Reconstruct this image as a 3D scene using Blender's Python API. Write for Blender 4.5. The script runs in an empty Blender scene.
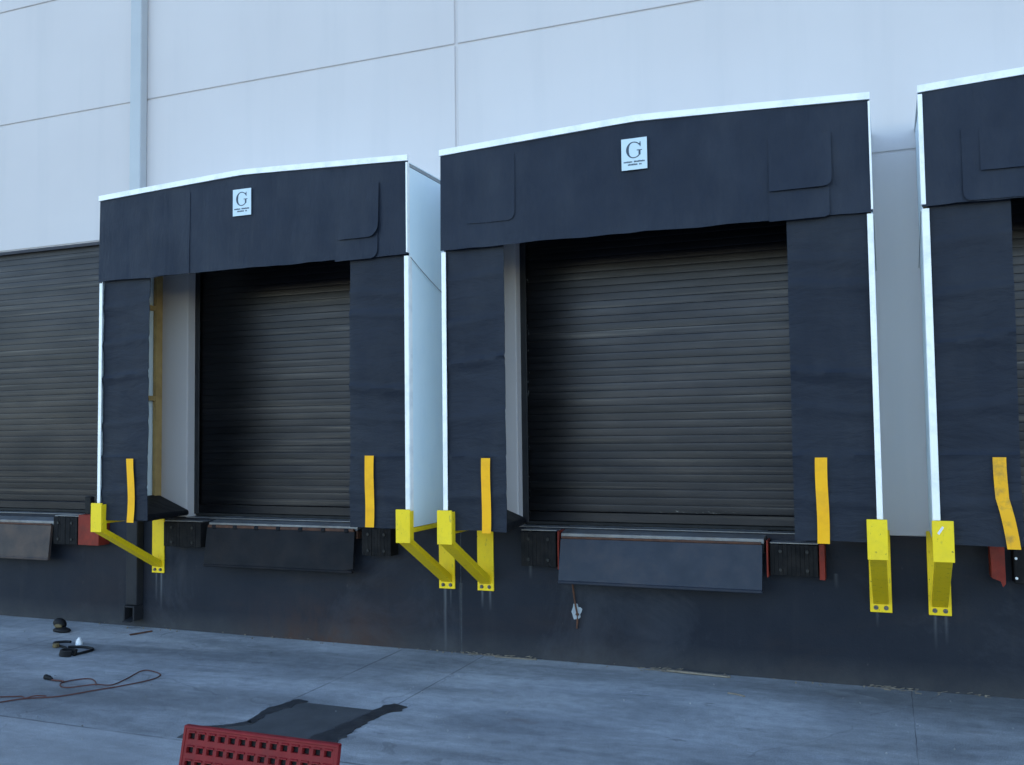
import bpy, bmesh, math, random
from mathutils import Vector, Matrix, noise as mnoise

random.seed(7)
C = bpy.context.scene.collection
scene = bpy.context.scene
R = math.radians

# ------------------------------------------------------------------ materials
class NT:
    """small helper round one material's node tree"""
    def __init__(self, name):
        self.m = bpy.data.materials.new(name); self.m.use_nodes = True
        self.t = self.m.node_tree; self.b = self.t.nodes['Principled BSDF']
        self.co = self.n('ShaderNodeTexCoord').outputs['Object']
        g = self.n('ShaderNodeNewGeometry'); self.wp = g.outputs['Position']
    def n(self, kind, **kw):
        nd = self.t.nodes.new(kind)
        for k, v in kw.items(): setattr(nd, k, v)
        return nd
    def l(self, a, b): self.t.links.new(a, b)
    def put(self, sock, v):
        if isinstance(v, bpy.types.NodeSocket): self.l(v, sock)
        else: sock.default_value = v
    def map(self, scale=(1, 1, 1), loc=(0, 0, 0), src=None):
        mp = self.n('ShaderNodeMapping'); self.l(src or self.wp, mp.inputs['Vector'])
        mp.inputs['Scale'].default_value = scale; mp.inputs['Location'].default_value = loc
        return mp.outputs['Vector']
    def noise(self, scale, detail=4, rough=.55, vec=None, dist=0):
        nd = self.n('ShaderNodeTexNoise'); self.l(vec or self.wp, nd.inputs['Vector'])
        nd.inputs['Scale'].default_value = scale; nd.inputs['Detail'].default_value = detail
        nd.inputs['Roughness'].default_value = rough; nd.inputs['Distortion'].default_value = dist
        return nd.outputs['Fac']
    def ramp(self, fac, stops):
        r = self.n('ShaderNodeValToRGB'); self.l(fac, r.inputs['Fac'])
        e = r.color_ramp.elements
        while len(e) < len(stops): e.new(.5)
        for el, (p, c) in zip(e, stops):
            el.position = p; el.color = (c[0], c[1], c[2], 1) if hasattr(c, '__len__') else (c, c, c, 1)
        return r.outputs['Color']
    def mix(self, fac, a, b, mode='MIX'):
        m = self.n('ShaderNodeMix', data_type='RGBA', blend_type=mode)
        self.put(m.inputs['Factor'], fac)
        for i, v in ((6, a), (7, b)):
            if isinstance(v, bpy.types.NodeSocket): self.l(v, m.inputs[i])
            else: m.inputs[i].default_value = (v[0], v[1], v[2], 1)
        return m.outputs[2]
    def math(self, op, a, b=0.0, c=0.0, clamp=False):
        m = self.n('ShaderNodeMath', operation=op, use_clamp=clamp)
        for i, v in enumerate((a, b, c)): self.put(m.inputs[i], v)
        return m.outputs[0]
    def sep(self):
        s = self.n('ShaderNodeSeparateXYZ'); self.l(self.wp, s.inputs[0]); return s.outputs
    def bump(self, h, strength=.3, dist=.01, prev=None):
        b = self.n('ShaderNodeBump'); b.inputs['Strength'].default_value = strength
        b.inputs['Distance'].default_value = dist; self.l(h, b.inputs['Height'])
        if prev is not None: self.l(prev, b.inputs['Normal'])
        return b.outputs['Normal']
    def done(self, col=None, rough=None, metal=None, normal=None, spec=None):
        if col is not None: self.put(self.b.inputs['Base Color'], (*col, 1) if isinstance(col, tuple) else col)
        if rough is not None: self.put(self.b.inputs['Roughness'], rough)
        if metal is not None: self.put(self.b.inputs['Metallic'], metal)
        if spec is not None: self.b.inputs['Specular IOR Level'].default_value = spec
        if normal is not None: self.l(normal, self.b.inputs['Normal'])
        return self.m

def worn(name, c1, c2, scale=6, rough=.5, rvar=.15, bump=.15, bscale=60, metal=0, spec=.25, dirt=None, dscale=3, damt=.5):
    k = NT(name)
    col = k.mix(k.ramp(k.noise(scale, 5), [(.3, 0), (.7, 1)]), c1, c2)
    if dirt:
        col = k.mix(k.math('MULTIPLY', k.ramp(k.noise(dscale, 7, .65), [(.48, 0), (.72, 1)]), damt), col, dirt)
    ro = k.math('ADD', k.math('MULTIPLY', k.noise(scale * 2.3, 4), rvar * 2), rough - rvar)
    return k.done(col, ro, metal, k.bump(k.noise(bscale, 4), bump, .004), spec)

M = {}
# painted precast panels
k = NT('precast_paint')
big = k.ramp(k.noise(.55, 4), [(.3, 0), (.7, 1)])
col = k.mix(big, (.60, .547, .528), (.64, .585, .563))
streak = k.ramp(k.noise(1, 5, .6, k.map((3.2, 3.2, .22))), [(.5, 0), (.78, 1)])
col = k.mix(k.math('MULTIPLY', streak, .18), col, (.42, .42, .42))
nb = k.bump(k.noise(5, 3), .10, .01)
nb = k.bump(k.noise(95, 5, .7), .22, .003, nb)
M['wall'] = k.done(col, .72, 0, nb, .3)
# charcoal painted dock face
k = NT('charcoal_paint')
col = k.mix(k.ramp(k.noise(1.1, 6, .65), [(.3, 0), (.72, 1)]), (.011, .014, .022), (.019, .022, .031))
st = k.ramp(k.noise(1, 5, .6, k.map((5, 5, .35))), [(.55, 0), (.8, 1)])
col = k.mix(k.math('MULTIPLY', st, .5), col, (.030, .031, .036))
sc = k.ramp(k.noise(17, 6, .7, k.map((1, 1, .5))), [(.66, 0), (.70, 1)])
col = k.mix(k.math('MULTIPLY', sc, .25), col, (.10, .095, .09))
z = k.sep()[2]
foot = k.math('MULTIPLY', k.math('SUBTRACT', .22, z, clamp=True), k.math('MULTIPLY', k.noise(4, 6, .7), 5.5), clamp=True)
rs = k.ramp(k.noise(1, 6, .65, k.map((.55, 1, 1.6), (5, 2, 8)), .5), [(.50, 0), (.70, 1)])
col = k.mix(k.math('MULTIPLY', rs, .35), col, (.038, .026, .022))
pl_ = k.ramp(k.noise(1, 7, .7, k.map((.9, 1, .9), (1, 2, 3)), .8), [(.52, 0), (.66, 1)])
col = k.mix(k.math('MULTIPLY', pl_, .55), col, (.040, .044, .056))
col = k.mix(k.math('MULTIPLY', foot, .5), col, (.10, .095, .09))
px_ = k.sep()
def run(x, ztop, ln, w, amt):
    dx = k.math('ABSOLUTE', k.math('SUBTRACT', k.math('ADD', px_[0], k.math('MULTIPLY', k.math('SUBTRACT', k.noise(6, 3), .5), .012)), x))
    f = k.math('SUBTRACT', 1, k.math('DIVIDE', dx, w), clamp=True)
    t = k.math('DIVIDE', k.math('SUBTRACT', ztop, px_[2]), ln)
    g = k.math('MULTIPLY', k.math('GREATER_THAN', t, 0), k.math('SUBTRACT', 1, t, clamp=True))
    return k.math('MULTIPLY', k.math('MULTIPLY', f, g), amt)
runs = [run(-.02, .60, .34, .016, .6), run(.045, .60, .42, .018, .9), run(3.275, .60, .70, .02, .7), run(3.33, .60, .22, .012, .5), run(3.64, .60, .20, .016, .8),
        run(3.715, .60, .22, .016, .8), run(7.31, .60, .30, .016, .5), run(7.385, .60, .26, .016, .5), run(6.91, .60, .16, .014, .4), run(4.10, .80, .12, .02, .5), run(6.62, .84, .12, .02, .45), run(3.43, .62, .75, .022, .35)]
rm = runs[0]
for q in runs[1:]: rm = k.math('MAXIMUM', rm, q)
col = k.mix(k.math('MULTIPLY', rm, .62), col, (.20, .21, .22))
rx = k.math('SUBTRACT', 1, k.math('DIVIDE', k.math('ABSOLUTE', k.math('SUBTRACT', px_[0], 2.0)), 1.15), clamp=True)
rz = k.math('SUBTRACT', 1, k.math('DIVIDE', px_[2], .5), clamp=True)
rm2 = k.math('MULTIPLY', k.math('MULTIPLY', rx, rz), k.ramp(k.noise(1, 6, .7, k.map((3.5, 1, 2.0))), [(.35, .2), (.65, 1.6)]), clamp=True)
col = k.mix(k.math('MULTIPLY', rm2, .75), col, (.065, .032, .021))
nb = k.bump(k.noise(60, 5, .7), .3, .004)
M['base'] = k.done(col, k.math('ADD', k.math('MULTIPLY', k.noise(3, 4), .3), .5), 0, nb, .16)
# concrete ground
k = NT('concrete_apron')
n1 = k.ramp(k.noise(.7, 7, .62), [(.3, 0), (.7, 1)])
col = k.mix(n1, (.22, .23, .245), (.42, .43, .44))
n2 = k.ramp(k.noise(1, 7, .65, k.map((.20, .95, 1)), .8), [(.40, 0), (.62, 1)])
col = k.mix(k.math('MULTIPLY', n2, .75), col, (.115, .12, .125))
n2b = k.ramp(k.noise(1, 7, .6, k.map((.33, 1.2, 1), (7, 3, 0)), .7), [(.52, 0), (.72, 1)])
col = k.mix(k.math('MULTIPLY', n2b, .6), col, (.46, .46, .455))
n3 = k.ramp(k.noise(3.1, 6, .7, k.map((.7, 1.4, 1), (3, 1, 0))), [(.63, 0), (.72, 1)])
col = k.mix(k.math('MULTIPLY', n3, .65), col, (.07, .07, .074))
n4 = k.ramp(k.noise(9, 7, .75, k.map((.9, 1.2, 1), (1, 7, 0))), [(.35, .84), (.65, 1.16)])
col = k.mix(1, col, n4, 'MULTIPLY')
yy_ = k.sep()[1]
lane = k.math('SUBTRACT', 1, k.math('DIVIDE', k.math('ABSOLUTE', k.math('ADD', yy_, 2.15)), .85), clamp=True)
lane = k.math('MULTIPLY', lane, k.ramp(k.noise(1, 7, .66, k.map((.55, 2.4, 1), (4, 9, 0)), .6), [(.36, 0), (.62, 1)]))
col = k.mix(k.math('MULTIPLY', lane, .6), col, (.085, .088, .092))
lane2 = k.math('SUBTRACT', 1, k.math('DIVIDE', k.math('ABSOLUTE', k.math('ADD', yy_, 3.9)), .8), clamp=True)
lane2 = k.math('MULTIPLY', lane2, k.ramp(k.noise(1, 7, .66, k.map((.5, 2.0, 1), (1, 5, 0)), .6), [(.38, 0), (.64, 1)]))
col = k.mix(k.math('MULTIPLY', lane2, .6), col, (.10, .09, .08))
grit = k.ramp(k.noise(140, 3, .7), [(.35, .6), (.65, 1.4)])
col = k.mix(1, col, grit, 'MULTIPLY')
rust = k.ramp(k.noise(1.6, 5, .6, k.map((1, 1.8, 1), (11, 4, 2))), [(.64, 0), (.76, 1)])
col = k.mix(k.math('MULTIPLY', rust, .4), col, (.15, .10, .075))
xyz = k.sep()
wob = k.math('MULTIPLY', k.math('SUBTRACT', k.noise(7, 4), .5), .018)
def joint(axis, pos, w, lo=None, hi=None, amt=1):
    d = k.math('ABSOLUTE', k.math('SUBTRACT', k.math('ADD', xyz[axis], wob), pos))
    f = k.math('LESS_THAN', d, w)
    o = xyz[1 - axis]
    if lo is not None: f = k.math('MULTIPLY', f, k.math('GREATER_THAN', o, lo))
    if hi is not None: f = k.math('MULTIPLY', f, k.math('LESS_THAN', o, hi))
    return f
J = [joint(1, -2.79, .011), joint(0, 2.86, .008, -2.79), joint(0, 3.66, .006, -2.79), joint(0, 7.13, .0035),
     joint(0, -.62, .006), joint(0, 10.8, .008), joint(1, -7.0, .012), joint(0, -4.3, .008), joint(1, -11.5, .012)]
jm = J[0]
for j in J[1:]: jm = k.math('MAXIMUM', jm, j)
# hairline cracks
vor = k.n('ShaderNodeTexVoronoi', feature='DISTANCE_TO_EDGE'); vor.inputs['Scale'].default_value = .42
wv = k.n('ShaderNodeVectorMath', operation='ADD')
nv = k.n('ShaderNodeTexNoise'); nv.inputs['Scale'].default_value = 2.5; k.l(k.wp, nv.inputs['Vector'])
sc_ = k.n('ShaderNodeVectorMath', operation='SCALE'); sc_.inputs['Scale'].default_value = .5
k.l(nv.outputs['Color'], sc_.inputs[0]); k.l(k.wp, wv.inputs[0]); k.l(sc_.outputs[0], wv.inputs[1]); k.l(wv.outputs[0], vor.inputs['Vector'])
crack = k.math('MULTIPLY', k.math('LESS_THAN', vor.outputs['Distance'], .0035), k.math('GREATER_THAN', k.noise(.8, 3), .5))
col = k.mix(k.math('MULTIPLY', crack, .22), col, (.045, .045, .05))
col = k.mix(k.math('MULTIPLY', k.math('MULTIPLY', jm, k.ramp(k.noise(2.2, 4), [(.38, .3), (.6, .9)])), .8), col, (.05, .05, .055))
# the slab beyond the long joint is a newer, paler pour
newer = k.math('LESS_THAN', xyz[1], -2.79)
col = k.mix(k.math('MULTIPLY', newer, .3), col, (.36, .36, .36))
far = k.math('LESS_THAN', xyz[1], -26)
col = k.mix(far, col, (.05, .047, .044))
h = k.math('SUBTRACT', k.math('MULTIPLY', k.noise(22, 7, .7), .5), k.math('MULTIPLY', jm, .8))
nb = k.bump(h, .4, .012)
nb = k.bump(k.noise(190, 3, .7), .35, .003, nb)
ro = k.math('SUBTRACT', .9, k.math('MULTIPLY', n2, .2))
M['concrete'] = k.done(col, ro, 0, nb, .25)
# asphalt patch
k = NT('asphalt_patch')
col = k.mix(k.ramp(k.noise(3, 6, .65), [(.3, 0), (.7, 1)]), (.030, .032, .036), (.068, .070, .075))
col = k.mix(k.ramp(k.noise(240, 3, .7), [(.35, 0), (.7, 1)]), col, k.mix(.5, col, (.12, .12, .12)))
M['asphalt'] = k.done(col, .85, 0, k.bump(k.noise(160, 4, .75), .7, .006), .3)
M['tar'] = worn('tar_sealant', (.017, .018, .021), (.040, .041, .045), 8, .55, .15, .5, 60, 0, .4)

def fabric(name, c1, c2, dusty, fold=(3.2, 3.2, 4.4), amt=.45):
    k = NT(name)
    col = k.mix(k.ramp(k.noise(2.1, 5, .6), [(.3, 0), (.7, 1)]), c1, c2)
    d = k.ramp(k.noise(1, 6, .65, k.map((2.3, 2.3, .8))), [(.46, 0), (.70, 1)])
    col = k.mix(k.math('MULTIPLY', d, .6), col, dusty)
    w1 = k.n('ShaderNodeTexWave', bands_direction='X'); w1.inputs['Scale'].default_value = 55
    w2 = k.n('ShaderNodeTexWave', bands_direction='Z'); w2.inputs['Scale'].default_value = 55
    for w in (w1, w2): w.inputs['Distortion'].default_value = .5; k.l(k.wp, w.inputs['Vector'])
    weave = k.math('ADD', w1.outputs['Fac'], w2.outputs['Fac'])
    nb = k.bump(k.noise(1, 5, .6, k.map(fold), .35), amt, .04)
    cr = k.n('ShaderNodeTexVoronoi', feature='DISTANCE_TO_EDGE'); cr.inputs['Scale'].default_value = 1; k.l(k.map((3.4, 3.4, 5.2)), cr.inputs['Vector'])
    nb = k.bump(k.ramp(cr.outputs['Distance'], [(0, 0), (.10, 1)]), .06, .012, nb)
    nb = k.bump(k.noise(14, 5, .65), .22, .008, nb)
    nb = k.bump(weave, .12, .003, nb)
    return k.done(col, k.math('ADD', k.math('MULTIPLY', k.noise(5, 4), .25), .48), 0, nb, .22)
FB = ((.011, .016, .029), (.018, .024, .039), (.032, .037, .050))
M['vinyl'] = fabric('black_head_vinyl', *FB, (6.5, 6.5, 1.5), .55)
M['vinyl_side'] = fabric('black_side_vinyl', (.010, .0135, .023), (.015, .019, .030), (.025, .028, .036), (2.2, 2.2, 6.0), .45)
M['vinyl_pad'] = fabric('black_pad_vinyl', (.005, .005, .006), (.008, .008, .010), (.014, .014, .015))
# fibreglass side panels
k = NT('white_fibreglass')
col = k.mix(k.ramp(k.noise(1.2, 5), [(.3, 0), (.7, 1)]), (.78, .87, .90), (.82, .90, .92))
d = k.ramp(k.noise(1, 5, .6, k.map((2, 6, 2.2))), [(.5, 0), (.75, 1)])
col = k.mix(k.math('MULTIPLY', d, .25), col, (.62, .76, .84))
k.b.inputs['Transmission Weight'].default_value = 0
M['panel'] = k.done(col, .38, 0, k.bump(k.noise(1, 4, .6, k.map((3, 9, 5))), .25, .01), .5)
M['trim'] = worn('white_trim', (.92, .89, .85), (.95, .92, .88), 5, .3, .08, .05, 30, 0, .6, (.50, .53, .56), 7, .45)
M['edge'] = worn('grey_edge_strip', (.28, .28, .28), (.34, .34, .33), 5, .5, .1, .1)
# roller door
k = NT('roller_door_steel')
v = k.noise(1, 5, .6, k.map((.9, 1, 1.6), (2, 0, 5)))
col = k.mix(k.ramp(v, [(.3, 0), (.7, 1)]), (.024, .025, .030), (.040, .039, .043))
band = k.ramp(k.noise(1, 6, .6, k.map((.5, 1, 10))), [(.42, 0), (.66, 1)])
col = k.mix(k.math('MULTIPLY', band, .6), col, (.024, .024, .026))
dust = k.ramp(k.noise(1, 5, .65, k.map((.35, 1, 22), (1, 4, 2))), [(.56, 0), (.72, 1)])
col = k.mix(k.math('MULTIPLY', dust, .4), col, (.110, .102, .098))
xz = k.sep()
msk = k.math('MULTIPLY', k.math('MULTIPLY', k.math('GREATER_THAN', xz[0], 5.15), k.math('LESS_THAN', xz[0], 5.95)), k.math('MULTIPLY', k.math('GREATER_THAN', xz[2], 1.268), k.math('LESS_THAN', xz[2], 1.288)))
col = k.mix(k.math('MULTIPLY', msk, k.ramp(k.noise(1, 5, .7, k.map((26, 1, 60))), [(.60, 0), (.66, 1)])), col, (.26, .26, .26))
xe_ = k.math('MULTIPLY', k.math('GREATER_THAN', xz[0], 4.0), k.math('LESS_THAN', xz[0], 4.06))
col = k.mix(k.math('MULTIPLY', xe_, k.ramp(k.noise(1, 5, .7, k.map((40, 1, 14))), [(.60, 0), (.66, 1)])), col, (.35, .36, .37))
M['door'] = k.done(col, k.math('ADD', k.math('MULTIPLY', k.noise(1, 4, .6, k.map((1, 1, 8))), .25), .24), 1.0,
                   k.bump(k.noise(40, 4), .12, .003), .5)
M['doorframe'] = worn('door_guide_steel', (.018, .018, .02), (.03, .03, .032), 4, .5, .1, .1)
M['seal'] = worn('rubber_seal', (.012, .012, .013), (.02, .02, .02), 9, .7, .1, .2)
M['deck'] = worn('worn_deck_steel', (.16, .165, .175), (.24, .24, .245), 7, .42, .12, .25, 50, .5, .5, (.10, .075, .06), 4, .6)
M['lip'] = worn('blue_black_lip_steel', (.016, .021, .033), (.025, .030, .045), 5, .45, .1, .2, 40, .1, .25, (.045, .036, .036), 5, .45)
M['lip_brown'] = worn('brown_lip_steel', (.038, .032, .034), (.062, .048, .044), 5, .5, .12, .3, 40, .05, .2, (.10, .062, .048), 2.5, .6)
M['lip_dark'] = worn('dark_lip_steel', (.009, .010, .013), (.016, .016, .019), 5, .6, .1, .3, 40, 0, .10, (.024, .018, .017), 4, .5)
M['rust'] = worn('rusty_steel', (.065, .030, .020), (.125, .055, .032), 14, .75, .1, .5, 80, 0, .3, (.05, .03, .025), 8, .6)
M['red'] = worn('red_oxide_paint', (.17, .020, .013), (.25, .032, .018), 7, .6, .12, .25, 60, 0, .2, (.06, .025, .02), 5, .7)
M['rubber'] = worn('dock_rubber', (.008, .008, .009), (.015, .014, .014), 12, .85, .1, .6, 70, 0, .15, (.03, .026, .024), 7, .6)
k = NT('safety_yellow_paint')
col = k.mix(k.ramp(k.noise(3, 5), [(.3, 0), (.7, 1)]), (.88, .60, .010), (.94, .66, .014))
col = k.mix(k.math('MULTIPLY', k.ramp(k.noise(6, 7, .65), [(.5, 0), (.75, 1)]), .35), col, (.48, .32, .03))
scf = k.ramp(k.noise(1, 6, .7, k.map((30, 30, 9))), [(.60, 0), (.68, 1)])
col = k.mix(k.math('MULTIPLY', scf, .45), col, (.22, .16, .05))
chp = k.ramp(k.noise(34, 7, .75), [(.635, 0), (.665, 1)])
col = k.mix(k.math('MULTIPLY', chp, .9), col, (.07, .04, .025))
M['yellow'] = k.done(col, k.math('ADD', k.math('MULTIPLY', k.noise(7, 4), .25), .35), 0, k.bump(k.math('SUBTRACT', k.noise(40, 4), chp), .15, .003), .28)
M['tape'] = worn('yellow_vinyl_tape', (.96, .44, .006), (.98, .48, .010), 6, .5, .08, .15, 50, 0, .2, (.60, .22, .02), 7, .35)
M['tape_dirty'] = worn('grubby_yellow_tape', (.88, .41, .012), (.92, .45, .016), 6, .5, .08, .2, 50, 0, .2, (.26, .15, .05), 11, .75)
M['bolt_dark'] = worn('grimy_bolt', (.022, .022, .022), (.045, .043, .04), 20, .6, .1, .1, 60, .3)
M['bolt'] = worn('bolt_steel', (.09, .09, .09), (.16, .15, .14), 20, .4, .1, .1, 60, .7)
M['sign'] = worn('white_sign', (.60, .70, .74), (.64, .74, .78), 12, .5, .08, .05)
M['ink'] = worn('dark_ink', (.055, .075, .10), (.07, .09, .12), 12, .6, .08, .05)
M['wood'] = worn('pine_timber', (.42, .27, .10), (.52, .34, .13), 9, .7, .1, .3, 40, 0, .3, (.25, .15, .06), 5, .5)
M['jamb'] = M['wall']
M['pipe'] = worn('downpipe_paint', (.43, .44, .445), (.48, .485, .485), 2, .45, .08, .06, 30, 0, .45)
M['pipe_dark'] = worn('downpipe_dark_paint', (.016, .017, .021), (.028, .028, .031), 3, .6, .1, .15, 50, 0, .15)
M['black'] = worn('black_plastic', (.005, .005, .006), (.010, .010, .011), 14, .6, .1, .2, 90, 0, .2)
M['tan'] = worn('tan_leather', (.10, .075, .035), (.15, .11, .055), 20, .8, .1, .3)
M['cord_red'] = worn('faded_red_cable', (.07, .026, .022), (.10, .034, .026), 8, .6, .1, .1)
M['white'] = worn('white_plastic', (.72, .72, .72), (.78, .78, .78), 10, .4, .1, .05)
M['straw'] = worn('dry_straw', (.16, .135, .105), (.27, .225, .175), 30, .85, .1, .3)
M['drip'] = worn('pale_drip_paint', (.035, .039, .046), (.07, .076, .085), 40, .7, .1, .1)
M['chip'] = worn('bare_plaster', (.28, .31, .34), (.40, .43, .45), 30, .8, .1, .4)
M['red_plastic'] = worn('red_perforated_paint', (.17, .009, .011), (.22, .013, .015), 9, .5, .1, .2, 60, 0, .2, (.12, .016, .016), 8, .5)
M['roof'] = worn('roof_membrane', (.5, .5, .5), (.6, .6, .6), 1, .8, .1, .1)

# ------------------------------------------------------------------ mesh helpers
def bx(bm, x0, x1, y0, y1, z0, z1, bev=0.0, seg=1):
    g = bmesh.ops.create_cube(bm, size=1)
    vs = g['verts']
    for v in vs:
        v.co = Vector(((x0 + x1) / 2 + v.co.x * (x1 - x0), (y0 + y1) / 2 + v.co.y * (y1 - y0), (z0 + z1) / 2 + v.co.z * (z1 - z0)))
    if bev:
        es = list({e for v in vs for e in v.link_edges})
        bmesh.ops.bevel(bm, geom=es, offset=bev, segments=seg, affect='EDGES', profile=.5)
    return vs

def hexa(bm, pts, bev=0.0):
    """eight corners: four of one face in order, then the opposite four"""
    v = [bm.verts.new(p) for p in pts]
    fs = [(3, 2, 1, 0), (4, 5, 6, 7), (0, 1, 5, 4), (1, 2, 6, 5), (2, 3, 7, 6), (3, 0, 4, 7)]
    f = [bm.faces.new([v[i] for i in q]) for q in fs]
    bmesh.ops.recalc_face_normals(bm, faces=f)
    if bev:
        es = list({e for q in f for e in q.edges})
        bmesh.ops.bevel(bm, geom=es, offset=bev, segments=1, affect='EDGES')

def prism(bm, poly, y0, y1, axis=1):
    """extrude an (x, z) outline along y"""
    a = [bm.verts.new((p[0], y0, p[1])) for p in poly]
    b = [bm.verts.new((p[0], y1, p[1])) for p in poly]
    fs = [bm.faces.new(a), bm.faces.new(b[::-1])]
    n = len(poly)
    for i in range(n):
        fs.append(bm.faces.new((a[i], b[i], b[(i + 1) % n], a[(i + 1) % n])))
    bmesh.ops.recalc_face_normals(bm, faces=fs)

def cyl(bm, p, q, r, n=12, r2=None):
    p, q = Vector(p), Vector(q); d = (q - p)
    m = Matrix.Translation((p + q) / 2) @ d.to_track_quat('Z', 'Y').to_matrix().to_4x4()
    bmesh.ops.create_cone(bm, cap_ends=True, segments=n, radius1=r, radius2=r if r2 is None else r2, depth=d.length, matrix=m)

def tube(bm, pts, r, n=8, smooth=4):
    """a cable through points (Catmull-Rom)"""
    P = [Vector(p) for p in pts]; path = []
    for i in range(len(P) - 1):
        a, b, c, d = P[max(i - 1, 0)], P[i], P[i + 1], P[min(i + 2, len(P) - 1)]
        for s in range(smooth):
            t = s / smooth
            path.append(.5 * ((2 * b) + (c - a) * t + (2 * a - 5 * b + 4 * c - d) * t * t + (3 * b - a - 3 * c + d) * t ** 3))
    path.append(P[-1]); rings = []
    for i, p in enumerate(path):
        t = (path[min(i + 1, len(path) - 1)] - path[max(i - 1, 0)])
        if t.length < 1e-6: t = Vector((1, 0, 0))
        t.normalize(); u = t.cross(Vector((0, 0, 1)))
        if u.length < 1e-4: u = Vector((1, 0, 0))
        u.normalize(); w = u.cross(t)
        rings.append([bm.verts.new(p + r * (u * math.cos(a) + w * math.sin(a))) for a in [2 * math.pi * q / n for q in range(n)]])
    for a, b in zip(rings, rings[1:]):
        for q in range(n): bm.faces.new((a[q], a[(q + 1) % n], b[(q + 1) % n], b[q]))
    bm.faces.new(rings[0]); bm.faces.new(rings[-1][::-1])

def sheet(bm, nx, nz, fn, thick, closed=True):
    """grid of points fn(u, v) -> (x, y, z) with a back face `thick` behind"""
    F = [[bm.verts.new(fn(i / nx, j / nz)) for j in range(nz + 1)] for i in range(nx + 1)]
    B = [[bm.verts.new(F[i][j].co + Vector((0, thick, 0))) for j in range(nz + 1)] for i in range(nx + 1)]
    for i in range(nx):
        for j in range(nz):
            bm.faces.new((F[i][j], F[i + 1][j], F[i + 1][j + 1], F[i][j + 1]))
            bm.faces.new((B[i][j], B[i][j + 1], B[i + 1][j + 1], B[i + 1][j]))
    for i in range(nx):
        bm.faces.new((F[i][0], B[i][0], B[i + 1][0], F[i + 1][0]))
        bm.faces.new((F[i][nz], F[i + 1][nz], B[i + 1][nz], B[i][nz]))
    for j in range(nz):
        bm.faces.new((F[0][j], F[0][j + 1], B[0][j + 1], B[0][j]))
        bm.faces.new((F[nx][j], B[nx][j], B[nx][j + 1], F[nx][j + 1]))

def obj(name, bm, mat, parent=None, smooth=False, mats=None):
    me = bpy.data.meshes.new(name)
    bmesh.ops.recalc_face_normals(bm, faces=bm.faces[:])
    bm.to_mesh(me); bm.free()
    me.materials.append(mat)
    if mats:
        for m in mats: me.materials.append(m)
    if smooth:
        for p in me.polygons: p.use_smooth = True
        try: me.set_sharp_from_angle(angle=R(35))
        except Exception: pass
    o = bpy.data.objects.new(name, me); C.objects.link(o)
    if parent:
        o.parent = parent
        # shapes are written in world metres; keep them there under the moved parent
        base = parent
        off = Vector((0, 0, 0))
        while base: off += base.location; base = base.parent
        me.transform(Matrix.Translation(-off))
    return o

def thing(name, label, cat, loc=(0, 0, 0), group=None):
    o = bpy.data.objects.new(name, None); C.objects.link(o); o.location = loc; o.empty_display_size = .2
    o['label'] = label; o['category'] = cat
    if group: o['group'] = group
    return o
def tag(o, label, cat, group=None):
    o['label'] = label; o['category'] = cat
    if group: o['group'] = group
    return o
def base_at(o, loc):
    """move a one-mesh thing's origin to its base"""
    o.data.transform(Matrix.Translation(-Vector(loc))); o.location = loc; return o
B = bmesh.new

# ------------------------------------------------------------------ ground
bm = B()
bx(bm, -220, 220, -320, 60, -.4, 0)
g = obj('concrete_ground', bm, M['concrete']); g['kind'] = 'structure'

bm = B()   # resurfaced strip beside the drain joint
edge = []
ctrl = [(2.90, -1.80), (2.89, -2.08), (2.92, -2.34), (2.80, -2.50), (2.62, -2.60), (2.66, -2.765), (3.70, -2.765), (3.68, -2.3), (3.66, -1.80)]
for p_, q_ in zip(ctrl, ctrl[1:]):
    for i in range(7):
        x = p_[0] + (q_[0] - p_[0]) * i / 7; y = p_[1] + (q_[1] - p_[1]) * i / 7
        edge.append((x + .035 * mnoise.noise((x * 6, y * 6, 1)), y + .02 * mnoise.noise((x * 6, y * 6, 5))))
edge.append(ctrl[-1])
a = [bm.verts.new((x, y, .0042)) for x, y in edge]; b = [bm.verts.new((x, y, -.05)) for x, y in edge]
bm.faces.new(a); bm.faces.new(b[::-1])
for i in range(len(a)): bm.faces.new((a[i], b[i], b[(i + 1) % len(a)], a[(i + 1) % len(a)]))
p = obj('asphalt_patch', bm, M['asphalt']); p['kind'] = 'structure'

def blot(bm, pts, z, ws, seed):
    """ragged band of sealant along points with half-widths ws"""
    P = [Vector((x, y, 0)) for x, y in pts]; L, Rr = [], []
    n = 10
    for i in range(len(P) - 1):
        for s in range(n if i < len(P) - 2 else n + 1):
            t = s / n; q = P[i].lerp(P[i + 1], t); w = ws[i] * (1 - t) + ws[i + 1] * t
            d = (P[i + 1] - P[i]).normalized(); m = Vector((-d.y, d.x, 0))
            L.append(q + m * (w * (1 + .7 * mnoise.noise((q.x * 16, q.y * 16, seed))) + .004))
            Rr.append(q - m * (w * (1 + .7 * mnoise.noise((q.x * 16, q.y * 16, seed + 5))) + .004))
    la = [bm.verts.new((v.x, v.y, z)) for v in L]; ra = [bm.verts.new((v.x, v.y, z)) for v in Rr]
    lb = [bm.verts.new((v.x, v.y, -.02)) for v in L]; rb = [bm.verts.new((v.x, v.y, -.02)) for v in Rr]
    for i in range(len(la) - 1):
        bm.faces.new((la[i], la[i + 1], ra[i + 1], ra[i])); bm.faces.new((la[i], lb[i], lb[i + 1], la[i + 1]))
        bm.faces.new((ra[i], ra[i + 1], rb[i + 1], rb[i]))
bm = B()
blot(bm, [(2.95, -1.76), (2.90, -1.95), (2.88, -2.15), (2.93, -2.34), (2.80, -2.48), (2.60, -2.56)], .0085, [.050, .055, .03, .03, .022, .008], 1)
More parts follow.
